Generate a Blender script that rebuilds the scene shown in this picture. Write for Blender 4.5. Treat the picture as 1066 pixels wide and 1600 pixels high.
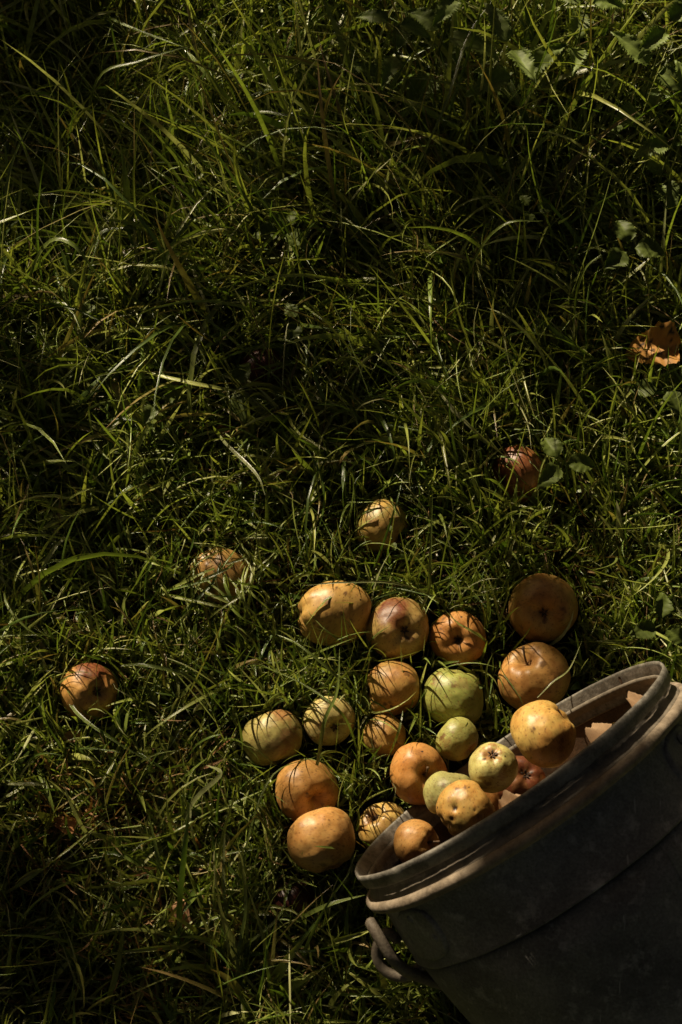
import bpy, math, random
import numpy as np
from mathutils import Vector, noise
random.seed(7); RNG = np.random.default_rng(7)
for o in list(bpy.data.objects): bpy.data.objects.remove(o)
SC = bpy.context.scene; COL = SC.collection
# ------------------------------------------------------------------ camera
CAMH = 1.47; PITCH = math.radians(66); VF = math.radians(39.6)
cam = bpy.data.cameras.new('camera'); co = bpy.data.objects.new('camera', cam); COL.objects.link(co)
co.location = (0, 0, CAMH); co.rotation_euler = (math.pi/2-PITCH, 0, 0)
cam.sensor_fit = 'VERTICAL'; cam.angle = VF; cam.clip_start = 0.05; cam.clip_end = 500
cam.dof.use_dof = True; cam.dof.focus_distance = 1.56; cam.dof.aperture_fstop = 9.0
SC.camera = co
# ------------------------------------------------------------------ light
SUN_EL = math.radians(27); SUN_D = np.array([-0.53, 0.85, 0.0])
SUN_D /= np.linalg.norm(SUN_D); SUN = np.array([SUN_D[0]*math.cos(SUN_EL), SUN_D[1]*math.cos(SUN_EL), math.sin(SUN_EL)])
w = bpy.data.worlds.new('World'); SC.world = w; w.use_nodes = True
nt = w.node_tree; sky = nt.nodes.new('ShaderNodeTexSky'); sky.sky_type = 'NISHITA'; sky.sun_disc = False
sky.sun_elevation = SUN_EL; sky.sun_rotation = math.atan2(SUN[0], SUN[1]); sky.dust_density = 3.0
bg = nt.nodes['Background']; bg.inputs['Strength'].default_value = 0.05
wm = nt.nodes.new('ShaderNodeMix'); wm.data_type = 'RGBA'; wm.blend_type = 'MULTIPLY'; wm.inputs[0].default_value = 1
wm.inputs[7].default_value = (.26, .20, .135, 1)          # warm tint dims the sky, standing in for leaf-filtered light
nt.links.new(sky.outputs[0], wm.inputs[6]); nt.links.new(wm.outputs[2], bg.inputs[0])
sl = bpy.data.lights.new('sun', 'SUN'); sl.energy = 5.0; sl.angle = math.radians(0.5); sl.color = (1.0, 0.84, 0.60)
so = bpy.data.objects.new('sun', sl); COL.objects.link(so)
so.rotation_euler = Vector(SUN).to_track_quat('Z', 'Y').to_euler(); so.location = SUN*10
SC.view_settings.view_transform = 'Standard'; SC.view_settings.look = 'None'
SC.view_settings.exposure = 0.78; SC.view_settings.gamma = 1
# ------------------------------------------------------------------ helpers
F = 800/math.tan(VF/2); CAM = np.array([0, 0, CAMH])
FW = np.array([0, math.cos(PITCH), -math.sin(PITCH)]); UP = np.array([0, math.sin(PITCH), math.cos(PITCH)]); RT = np.array([1., 0, 0])
def ray(x, y): return FW + RT*(x-533)/F - UP*(y-800)/F
def at(x, y, z):
    v = ray(x, y); return CAM + v*((z-CAMH)/v[2])
def project(p):
    d = np.asarray(p)-CAM; z = d@FW
    return np.stack([533+F*(d@RT)/z, 800-F*(d@UP)/z], -1)
def tag(o, label=None, cat=None, group=None, kind=None):
    if label: o['label'] = label
    if cat: o['category'] = cat
    if group: o['group'] = group
    if kind: o['kind'] = kind
    return o
def empty(name, loc):
    o = bpy.data.objects.new(name, None); COL.objects.link(o); o.location = Vector(loc); o.empty_display_size = .02; return o
def link(name, me, mat, parent=None, loc=None):
    o = bpy.data.objects.new(name, me); COL.objects.link(o)
    if mat is not None: me.materials.append(mat)
    if loc is not None: o.location = Vector(loc)
    if parent is not None: o.parent = parent
    return o
def mesh_np(name, V, Q, smooth=True, col=None):
    V = np.ascontiguousarray(V, np.float32); Q = np.ascontiguousarray(Q, np.int32)
    me = bpy.data.meshes.new(name); n = Q.shape[1]
    me.vertices.add(len(V)); me.vertices.foreach_set('co', V.ravel())
    me.loops.add(Q.size); me.loops.foreach_set('vertex_index', Q.ravel())
    me.polygons.add(len(Q)); me.polygons.foreach_set('loop_start', np.arange(0, Q.size, n, dtype=np.int32))
    me.polygons.foreach_set('loop_total', np.full(len(Q), n, np.int32))
    me.polygons.foreach_set('use_smooth', np.full(len(Q), smooth))
    me.update(calc_edges=True)
    if col is not None:
        a = me.color_attributes.new('Col', 'FLOAT_COLOR', 'POINT')
        a.data.foreach_set('color', np.ascontiguousarray(col, np.float32).ravel())
    me.validate(); return me
def grid_quads(nu, nv, wrap_u=False, base=0):
    I, J = np.meshgrid(np.arange(nu if wrap_u else nu-1), np.arange(nv-1), indexing='ij')
    I2 = (I+1) % nu
    return np.stack([I*nv+J, I2*nv+J, I2*nv+J+1, I*nv+J+1], -1).reshape(-1, 4)+base
def tube(pts, rad, seg=10):
    pts = np.array(pts, float); n = len(pts); rad = np.broadcast_to(rad, (n,))
    T = np.gradient(pts, axis=0); T /= np.linalg.norm(T, axis=1)[:, None]
    ref = np.array([0.12, 0.2, 1.0]); V = []
    for i in range(n):
        a = np.cross(T[i], ref); a /= np.linalg.norm(a)+1e-9; b = np.cross(T[i], a)
        t = np.linspace(0, 2*np.pi, seg, endpoint=False)
        V.append(pts[i]+rad[i]*(np.outer(np.cos(t), a)+np.outer(np.sin(t), b)))
    V = [np.repeat(pts[:1], seg, 0)+(V[0]-pts[0])*.5-T[0]*rad[0]*.5]+V+[pts[-1]+(V[-1]-pts[-1])*.5+T[-1]*rad[-1]*.5]
    V = [np.repeat(V[0].mean(0)[None], seg, 0)]+V+[np.repeat(V[-1].mean(0)[None], seg, 0)]
    m = len(V); V = np.array(V)              # m rings x seg
    V = V.transpose(1, 0, 2).reshape(-1, 3)
    return V, grid_quads(seg, m, True)
def smooth_path(pts, n=30):
    pts = np.array(pts, float); m = len(pts); t = np.linspace(0, m-1.001, n); out = []
    P = np.vstack([2*pts[0]-pts[1], pts, 2*pts[-1]-pts[-2]])
    for x in t:
        i = int(x); f = x-i; p0, p1, p2, p3 = P[i], P[i+1], P[i+2], P[i+3]
        out.append(.5*((2*p1)+(-p0+p2)*f+(2*p0-5*p1+4*p2-p3)*f*f+(-p0+3*p1-3*p2+p3)*f**3))
    return np.array(out)
# ------------------------------------------------------------------ materials
def new_mat(name):
    m = bpy.data.materials.new(name); m.use_nodes = True; t = m.node_tree
    return m, t, t.nodes['Principled BSDF'], t.nodes['Material Output']
def N(t, typ, **kw):
    n = t.nodes.new(typ)
    for k, v in kw.items():
        if k in n.inputs.keys(): n.inputs[k].default_value = v
        else: setattr(n, k, v)
    return n
def ramp(t, fac, stops):
    r = t.nodes.new('ShaderNodeValToRGB'); e = r.color_ramp.elements
    while len(e) < len(stops): e.new(.5)
    for x, (p, c) in zip(e, stops): x.position = p; x.color = (*c, 1) if len(c) == 3 else c
    t.links.new(fac, r.inputs[0]); return r
def mix(t, fac, a, b, mode='MIX'):
    n = t.nodes.new('ShaderNodeMix'); n.data_type = 'RGBA'; n.blend_type = mode
    for sck, v in ((n.inputs[0], fac), (n.inputs[6], a), (n.inputs[7], b)):
        if hasattr(v, 'is_output'): t.links.new(v, sck)
        elif isinstance(v, (int, float)): sck.default_value = v
        else: sck.default_value = (*v, 1)
    return n.outputs[2]
def bump(t, h, bs, strength=.3, dist=.001):
    b = N(t, 'ShaderNodeBump', Strength=strength, Distance=dist); t.links.new(h, b.inputs['Height']); t.links.new(b.outputs[0], bs.inputs['Normal']); return b
def blade_mat(name, trans=.35, rough=.38, spec=.45):
    m, t, bs, out = new_mat(name)
    at_ = N(t, 'ShaderNodeAttribute', attribute_name='Col')
    nz = N(t, 'ShaderNodeTexNoise', Scale=160.0, Detail=3.0)
    r = ramp(t, nz.outputs[0], [(.3, (.72, .7, .62)), (.7, (1.2, 1.2, 1.15))])
    c = mix(t, 1.0, at_.outputs['Color'], r.outputs[0], 'MULTIPLY')
    t.links.new(c, bs.inputs['Base Color']); bs.inputs['Roughness'].default_value = rough
    bs.inputs['Specular IOR Level'].default_value = spec
    ma = N(t, 'ShaderNodeMath', operation='MULTIPLY'); ma.inputs[1].default_value = 44.0; t.links.new(at_.outputs['Alpha'], ma.inputs[0])
    si = N(t, 'ShaderNodeMath', operation='SINE'); t.links.new(ma.outputs[0], si.inputs[0])
    bump(t, si.outputs[0], bs, .35, .0004)
    tr = N(t, 'ShaderNodeBsdfTranslucent'); c2 = mix(t, 1.0, c, (1.15, 1.25, .55), 'MULTIPLY'); t.links.new(c2, tr.inputs[0])
    mx = N(t, 'ShaderNodeMixShader'); mx.inputs[0].default_value = trans
    t.links.new(bs.outputs[0], mx.inputs[1]); t.links.new(tr.outputs[0], mx.inputs[2]); t.links.new(mx.outputs[0], out.inputs[0])
    return m
M_GRASS = blade_mat('grass', .25, .30, .6); M_DEAD = blade_mat('dead_grass', .2, .6, .25); M_LEAF = blade_mat('leaf', .35, .55, .25)
M_TLEAF = blade_mat('tree_leaf', .1, .5)
def apple_mat():
    m, t, bs, out = new_mat('apple_skin')
    a = N(t, 'ShaderNodeAttribute', attribute_name='Col'); tc = N(t, 'ShaderNodeTexCoord')
    n1 = N(t, 'ShaderNodeTexNoise', Scale=75.0, Detail=8.0, Roughness=.65); t.links.new(tc.outputs['Object'], n1.inputs[0])
    r1 = ramp(t, n1.outputs[0], [(.3, (.62, .52, .40)), (.48, (.95, .93, .90)), (.7, (1.16, 1.16, 1.12))])
    c = mix(t, 1.0, a.outputs['Color'], r1.outputs[0], 'MULTIPLY')
    v = N(t, 'ShaderNodeTexVoronoi', Scale=210.0); t.links.new(tc.outputs['Object'], v.inputs[0])
    r2 = ramp(t, v.outputs['Distance'], [(.10, (1, 1, 1)), (.2, (0, 0, 0))])
    vs = N(t, 'ShaderNodeSeparateColor'); t.links.new(v.outputs['Color'], vs.inputs[0])
    lt = N(t, 'ShaderNodeMath', operation='LESS_THAN'); lt.inputs[1].default_value = .65; t.links.new(vs.outputs[0], lt.inputs[0])
    mu = N(t, 'ShaderNodeMath', operation='MULTIPLY'); t.links.new(lt.outputs[0], mu.inputs[0]); t.links.new(r2.outputs[0], mu.inputs[1])
    mu2 = N(t, 'ShaderNodeMath', operation='MULTIPLY'); mu2.inputs[1].default_value = .65; t.links.new(mu.outputs[0], mu2.inputs[0])
    c = mix(t, mu2.outputs[0], c, (.10, .045, .015))
    v3 = N(t, 'ShaderNodeTexVoronoi', Scale=62.0); t.links.new(tc.outputs['Object'], v3.inputs[0])
    r3 = ramp(t, v3.outputs['Distance'], [(.05, (1, 1, 1)), (.10, (0, 0, 0))])
    s3 = N(t, 'ShaderNodeSeparateColor'); t.links.new(v3.outputs['Color'], s3.inputs[0])
    l3 = N(t, 'ShaderNodeMath', operation='LESS_THAN'); l3.inputs[1].default_value = .35; t.links.new(s3.outputs[1], l3.inputs[0])
    m3 = N(t, 'ShaderNodeMath', operation='MULTIPLY'); t.links.new(l3.outputs[0], m3.inputs[0]); t.links.new(r3.outputs[0], m3.inputs[1])
    c = mix(t, m3.outputs[0], c, (.035, .016, .008))
    t.links.new(c, bs.inputs['Base Color'])
    rr = N(t, 'ShaderNodeMapRange'); rr.inputs[3].default_value = .33; rr.inputs[4].default_value = .56
    t.links.new(n1.outputs[0], rr.inputs[0]); t.links.new(rr.outputs[0], bs.inputs['Roughness'])
    bs.inputs['Specular IOR Level'].default_value = .38
    bs.inputs['Subsurface Weight'].default_value = .06; bs.inputs['Subsurface Radius'].default_value = (1, .5, .2); bs.inputs['Subsurface Scale'].default_value = .004
    n2 = N(t, 'ShaderNodeTexNoise', Scale=240.0, Detail=4.0); t.links.new(tc.outputs['Object'], n2.inputs[0])
    bump(t, n2.outputs[0], bs, .22, .0008); return m
M_APPLE = apple_mat()
def plain(name, c, rough=.7, nscale=90, var=.35, bstr=.4, spec=.3, metal=0):
    m, t, bs, out = new_mat(name); tc = N(t, 'ShaderNodeTexCoord')
    n1 = N(t, 'ShaderNodeTexNoise', Scale=float(nscale), Detail=6.0); t.links.new(tc.outputs['Object'], n1.inputs[0])
    r = ramp(t, n1.outputs[0], [(.3, tuple(x*(1-var) for x in c)), (.7, tuple(min(1, x*(1+var)) for x in c))])
    t.links.new(r.outputs[0], bs.inputs['Base Color']); bs.inputs['Roughness'].default_value = rough
    bs.inputs['Specular IOR Level'].default_value = spec; bs.inputs['Metallic'].default_value = metal
    bump(t, n1.outputs[0], bs, bstr, .002); return m
M_STEM = plain('stem_wood', (.10, .06, .03)); M_CALYX = plain('calyx', (.05, .03, .018))
M_BARK = plain('bark', (.09, .07, .05), nscale=12)
def metal_mat(name, dark, light, dust, dustamt, rough=.55, met=.25):
    m, t, bs, out = new_mat(name); tc = N(t, 'ShaderNodeTexCoord')
    n1 = N(t, 'ShaderNodeTexNoise', Scale=9.0, Detail=10.0, Roughness=.68); t.links.new(tc.outputs['Object'], n1.inputs[0])
    n2 = N(t, 'ShaderNodeTexNoise', Scale=55.0, Detail=8.0, Roughness=.75); t.links.new(tc.outputs['Object'], n2.inputs[0])
    n3 = N(t, 'ShaderNodeTexNoise', Scale=420.0, Detail=3.0, Roughness=.7); t.links.new(tc.outputs['Object'], n3.inputs[0])
    r = ramp(t, n1.outputs[0], [(.32, dark), (.68, light)])
    r3 = ramp(t, n3.outputs[0], [(.3, (.65, .63, .6)), (.72, (1.4, 1.38, 1.32))])
    c = mix(t, 1.0, r.outputs[0], r3.outputs[0], 'MULTIPLY')
    r2 = ramp(t, n2.outputs[0], [(dustamt-.06, (0, 0, 0)), (dustamt+.14, (1, 1, 1))])
    c = mix(t, r2.outputs[0], c, dust)
    v = N(t, 'ShaderNodeTexVoronoi', Scale=34.0); t.links.new(tc.outputs['Object'], v.inputs[0])
    nd = N(t, 'ShaderNodeMath', operation='MULTIPLY_ADD'); nd.inputs[1].default_value = .12; t.links.new(n3.outputs[0], nd.inputs[0]); t.links.new(v.outputs['Distance'], nd.inputs[2])
    rv = ramp(t, nd.outputs[0], [(.12, (1, 1, 1)), (.155, (0, 0, 0))])
    sc = N(t, 'ShaderNodeSeparateColor'); t.links.new(v.outputs['Color'], sc.inputs[0])
    lt = N(t, 'ShaderNodeMath', operation='LESS_THAN'); lt.inputs[1].default_value = .13; t.links.new(sc.outputs[0], lt.inputs[0])
    mm = N(t, 'ShaderNodeMath', operation='MULTIPLY'); t.links.new(lt.outputs[0], mm.inputs[0]); t.links.new(rv.outputs[0], mm.inputs[1])
    c = mix(t, mm.outputs[0], c, (.30, .28, .23))
    t.links.new(c, bs.inputs['Base Color']); bs.inputs['Metallic'].default_value = met
    rr = N(t, 'ShaderNodeMapRange'); rr.inputs[3].default_value = rough-.12; rr.inputs[4].default_value = rough+.2
    t.links.new(n2.outputs[0], rr.inputs[0]); t.links.new(rr.outputs[0], bs.inputs['Roughness'])
    mp = N(t, 'ShaderNodeMapping'); mp.inputs['Scale'].default_value = (300, 40, 40); mp.inputs['Rotation'].default_value = (.3, .5, 1.0); t.links.new(tc.outputs['Object'], mp.inputs[0])
    ns = N(t, 'ShaderNodeTexNoise', Scale=1.0, Detail=2.0); t.links.new(mp.outputs[0], ns.inputs[0]); rs = ramp(t, ns.outputs[0], [(.70, (0, 0, 0)), (.76, (.6, .6, .6))])
    c = mix(t, rs.outputs[0], c, tuple(min(1, x*1.7) for x in light)); t.links.new(c, bs.inputs['Base Color'])
    ad = N(t, 'ShaderNodeMath', operation='MULTIPLY_ADD'); ad.inputs[1].default_value = .35; t.links.new(n3.outputs[0], ad.inputs[0]); t.links.new(n2.outputs[0], ad.inputs[2])
    bump(t, ad.outputs[0], bs, .5, .0016); return m
M_BODY = metal_mat('weathered_zinc', (.045, .044, .044), (.20, .195, .188), (.33, .32, .30), .6)
M_COLLAR = metal_mat('dusty_zinc', (.065, .055, .043), (.15, .128, .10), (.21, .175, .13), .45, .65, .1)
M_BEAD = metal_mat('muddy_zinc', (.085, .066, .046), (.20, .155, .105), (.26, .205, .145), .5, .75, 0)
M_BAND = metal_mat('grey_zinc', (.07, .064, .056), (.16, .148, .128), (.26, .24, .20), .5, .55, .3)
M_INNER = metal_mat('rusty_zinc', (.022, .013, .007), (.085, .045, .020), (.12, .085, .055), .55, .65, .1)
M_RIMIN = metal_mat('speckled_zinc', (.05, .042, .034), (.14, .12, .095), (.26, .23, .19), .5, .6, .15)
M_IRON = metal_mat('old_iron', (.07, .055, .04), (.16, .13, .10), (.2, .165, .12), .5, .6, .2)
M_PAPER = plain('tan_paper', (.48, .30, .17), .7, 60, .18, .5)
BC = np.array([0.15306, 0.31587, 0.18505]); BA = np.array([-0.56319024, 0.77654413, 0.28248178]); BR = .172
# ------------------------------------------------------------------ ground
def build_ground():
    n = 240; g = np.sinh(np.linspace(-6.2, 6.2, n))/math.sinh(6.2)*120
    X, Y = np.meshgrid(g, g+1.0, indexing='ij'); Z = np.zeros_like(X)
    for i in range(n):
        for j in range(n):
            if abs(X[i, j]) < 8 and abs(Y[i, j]) < 9:
                Z[i, j] = -.012+.014*noise.fractal(Vector((X[i, j]*7, Y[i, j]*7, .3)), 1.0, 2.0, 4)
            else: Z[i, j] = -.012
            q = np.array([X[i, j], Y[i, j], 0])-BC; sa = -(q@BA); lat = np.linalg.norm(q+BA*sa-np.array([0, 0, 0])) if abs(q[0]) < .7 and abs(q[1]) < .7 else 9
            if -.02 < sa < .45 and lat < .24: Z[i, j] = min(Z[i, j], BC[2]-BA[2]*sa-.178)-.004 if lat < .2 else Z[i, j]
    V = np.stack([X, Y, Z], -1).reshape(-1, 3)
    m, t, bs, out = new_mat('soil'); tc = N(t, 'ShaderNodeTexCoord')
    n1 = N(t, 'ShaderNodeTexNoise', Scale=30.0, Detail=10.0, Roughness=.7); t.links.new(tc.outputs['Object'], n1.inputs[0])
    r = ramp(t, n1.outputs[0], [(.3, (.012, .008, .004)), (.55, (.035, .026, .012)), (.75, (.045, .05, .016))])
    t.links.new(r.outputs[0], bs.inputs['Base Color']); bs.inputs['Roughness'].default_value = .95; bs.inputs['Specular IOR Level'].default_value = .1
    bump(t, n1.outputs[0], bs, .9, .01)
    tag(link('ground', mesh_np('ground', V, grid_quads(n, n)), m), kind='structure')
build_ground()
# ------------------------------------------------------------------ bucket frame (mouth centre BC, outward axis BA)
B1 = np.cross([0, 0, 1], BA); B1 /= np.linalg.norm(B1); B2 = np.cross(BA, B1)
def bpt(s, r, a):
    s, r, a = np.broadcast_arrays(s, r, a); r = r*.988
    return BC-BA*s[..., None]+r[..., None]*(np.cos(a)[..., None]*B1+np.sin(a)[..., None]*B2)
def bangle(px, py, s, r):
    t = np.linspace(0, 2*np.pi, 1440); P = bpt(s, r, t); q = project(P)
    nrm = P-(BC-BA*s); vis = ((CAM-P)*nrm).sum(1) > -.02
    d = ((q-[px, py])**2).sum(1)+np.where(vis, 0, 1e6); return t[d.argmin()]
def dent(s, a):
    return .0016*np.sin(2*a+1.0)+.0009*np.sin(5*a+.4+s*20)+.0007*np.sin(9*a+s*33+2)+.0005*np.sin(17*a+1-s*40)
def lathe(name, prof, mat, parent, seg=384, closed=True):
    prof = np.array(prof, float); m = len(prof); a = np.linspace(0, 2*np.pi, seg, endpoint=False)
    A, S = np.meshgrid(a, prof[:, 0], indexing='ij'); Rr = np.broadcast_to(prof[:, 1], A.shape)
    V = bpt(S, Rr+dent(S, A)*np.clip(.4+S*6, 0, 2.2), A).reshape(-1, 3)
    nn = np.array([noise.fractal(Vector(p*55), 1.0, 2.0, 3) for p in V]); pk = np.array([noise.noise(Vector(p*140)) for p in V])
    ax = BC-np.outer((BC-V)@BA, BA)*1.0; rd = V-(BC-np.outer((BC-V)@BA, BA)); rd /= np.maximum(np.linalg.norm(rd, axis=1)[:, None], 1e-4)
    V = V+rd*(.0005*nn-.0011*np.clip(pk-.42, 0, 1)*(S.ravel() < .04))[:, None]-BASE
    if closed:
        Q = []
        Q = np.vstack([grid_quads(seg, m, True), np.stack([np.arange(seg)*m+m-1, (np.arange(seg)+1) % seg*m+m-1, (np.arange(seg)+1) % seg*m, np.arange(seg)*m], -1)])
    else: Q = grid_quads(seg, m, True)
    return link(name, mesh_np(name, V, Q), mat, parent)
BASE = BC-BA*.3; BASE = np.array([BASE[0], BASE[1], 0.0])
def build_bucket():
    root = tag(empty('bucket', BASE), 'large weathered dark metal bucket lying on its side with apples spilling from its mouth', 'bucket')
    th = .0022
    # rolled rim band
    lathe('rim_band', [(-.0005, .1682), (-.0024, .1691), (-.0020, .1706), (0, .1714), (.002, .1714), (.0098, .1704), (.0110, .1694), (.0110, .1675), (.006, .1676), (.001, .1678)], M_BAND, root)
    # collar between band and bead
    lathe('collar', [(.0090, .1640), (.0125, .1642), (.0175, .1662), (.0220, .1690), (.0250, .1712), (.0250, .1680), (.0170, .1640), (.0125, .1625), (.0090, .1625)], M_COLLAR, root)
    # bead
    pr = [(.0285+.0056*math.cos(t), .1715+.0056*math.sin(t)) for t in np.linspace(0, 2*math.pi, 18, endpoint=False)]
    lathe('bead', pr, M_BEAD, root)
    # outer + inner body
    out = [(.0300, .1690), (.0350, .1662), (.042, .1656), (.060, .1668), (.0900, .1676), (.0912, .1684), (.0925, .1687), (.0934, .1685), (.0936, .1640), (.0947, .1640), (.0950, .1658), (.130, .1625), (.20, .1545), (.30, .1420), (.3050, .1400), (.3050, .1250), (.3000, .0)]
    lathe('body', out, M_BODY, root, closed=False)
    lathe('inner_rim', [(.0005, .1674), (.008, .1655), (.020, .1650), (.0270, .1652), (.0275, .1640), (.026, .1640), (.010, .1642)][:6], M_RIMIN, root, closed=False)
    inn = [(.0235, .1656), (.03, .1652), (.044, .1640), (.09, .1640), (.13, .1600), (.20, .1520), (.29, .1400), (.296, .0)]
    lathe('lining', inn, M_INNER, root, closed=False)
    # rim seam overlap inside (vertical lap) and body lap
    def patch(name, s0, s1, a0, a1, h, mat, par, rprof, n=26, rounded=True):
        U, W = np.meshgrid(np.linspace(-1, 1, n), np.linspace(-1, 1, n), indexing='ij')
        if rounded:
            k = np.sqrt(1-.5*U**2), np.sqrt(1-.5*W**2); U2, W2 = U*k[1], W*k[0]
        else: U2, W2 = U, W
        s = (s0+s1)/2+(s1-s0)/2*U2; a = (a0+a1)/2+(a1-a0)/2*W2
        e = np.clip((1-np.maximum(abs(U), abs(W)))*7, 0, 1)
        r = rprof(s)+h*e-(1-e)*.002+dent(s, a)*np.clip(.4+s*6, 0, 2.2)
        V = bpt(s, r, a).reshape(-1, 3)-BASE
        return link(name, mesh_np(name, V, grid_quads(n, n)), mat, par)
    ro = lambda s: np.interp(s, [x[0] for x in out[:12]], [x[1] for x in out[:12]])
    aR = bangle(1043, 1142, .048, .167); aL = bangle(672, 1492, .070, .1675)
    for k, a in enumerate((aR, aL)):
        wv = .034/.168
        e = patch('ear', .034, .088, a-wv, a+wv, .0028, M_BODY, root, ro)
        for (ds, da) in ((.046, .0), (.066, -.12), (.066, .12)):
            s = ds; c = bpt(s, ro(s)+.0028, a+da); nrm = bpt(s, 1., a+da)-bpt(s, 0., a+da)
            tt, ph = np.meshgrid(np.linspace(0, 2*np.pi, 16, endpoint=False), np.linspace(0, np.pi/2, 7), indexing='ij')
            u = np.cross(nrm, BA); P = c+.0048*(np.sin(ph)[..., None]*(np.cos(tt)[..., None]*u+np.sin(tt)[..., None]*BA))+.0026*np.cos(ph)[..., None]*nrm
            link('rivet', mesh_np('rivet', P.reshape(-1, 3)-BASE, grid_quads(16, 7, True)), M_BODY, e)
    # body lap seam running lengthwise
    aS = bangle(1050, 1330, .11, .166)
    patch('side_seam', .096, .29, aS-.035, aS+.035, .0012, M_BODY, root, lambda s: ro(s), rounded=False)
    # lengthwise lap seam inside the mouth
    tq = np.linspace(0, 2*np.pi, 1440); qq = project(bpt(.006, .165, tq)); far = qq[:, 1]+qq[:, 0]*.66 < 1810; aI = tq[np.where(far, np.abs(qq[:, 0]-972), 1e9).argmin()]
    patch('inner_seam', .0015, .0268 , aI, aI+.02, -.0014, M_INNER, root, lambda s_: np.interp(s_, [.0005, .008, .02, .027], [.1674, .1655, .165, .1652]), rounded=False)
    # handle hardware on the left side: iron loop with hooked bail end
    V, Q = tube(smooth_path([at(579, 1440, .155), at(587, 1455, .158), at(600, 1476, .156), at(616, 1500, .150), at(634, 1516, .140), at(668, 1530, .12), at(712, 1547, .09), at(760, 1590, .07)], 50), .0056, 14)
    link('handle', mesh_np('handle', V-BASE, Q), M_IRON, root)
    V, Q = tube(smooth_path([at(622, 1468, .135), at(606, 1458, .132), at(594, 1470, .128), at(589, 1492, .122), at(598, 1512, .118), at(616, 1524, .118), at(640, 1524, .122), at(668, 1500, .135)], 50), .0052, 14)
    link('handle_loop', mesh_np('handle_loop', V-BASE, Q), M_IRON, root)
    return root
build_bucket()
# ------------------------------------------------------------------ apples
SUNK = (0, 1, 2, 3, 5)
APPLES = []     # (centre, radius)
def dirpix(c, ox, oy):
    v = CAM-c; v /= np.linalg.norm(v)
    r = np.cross(UP, v); r /= np.linalg.norm(r); u = np.cross(v, r)
    q = ox*ox+oy*oy; 
    if q > .98: ox, oy = ox/math.sqrt(q/.98), oy/math.sqrt(q/.98); q = .98
    return ox*r-oy*u+math.sqrt(1-q)*v, r, u, v
def fbm(P, sc, seed, oct=4):
    return np.array([noise.fractal(Vector(p*sc)+Vector((seed, seed*1.7, -seed)), 1.0, 2.0, oct) for p in P])
def place(px, py, d, mode):
    v = ray(px, py); r_of = lambda t: d/2*t/F*1.0
    t = (CAMH-.018)/-v[2]
    while t > .4:
        c = CAM+v*t; r = r_of(t); ok = c[2] >= r*{'sunk': .45, 'deep': .12}.get(mode, .82)
        if ok:
            for (c2, r2) in APPLES:
                if np.linalg.norm(c-c2) < (r+r2)*.95: ok = False; break
        if ok:
            q = c-BC; s = -(q@BA); rad = np.linalg.norm(q+BA*s)
            dl = math.hypot(s, rad-.170)
            if dl < r*.97 and (s > 0 or rad > .14): ok = ok and (dl >= r*.97)
            if mode == 'in' and s > 0 and rad > .1635-s*.03-r: ok = False
            if mode != 'in' and s > 0 and rad < .3: ok = False if rad < .17 else ok
        if ok: break
        t -= .002
    return c, r
GREEN = (.36, .40, .095); PALE = (.62, .56, .20); YEL = (.55, .36, .095); ORA = (.54, .28, .078); DORA = (.46, .21, .05); RED = (.16, .022, .012); BRN = (.16, .07, .025)
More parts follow.
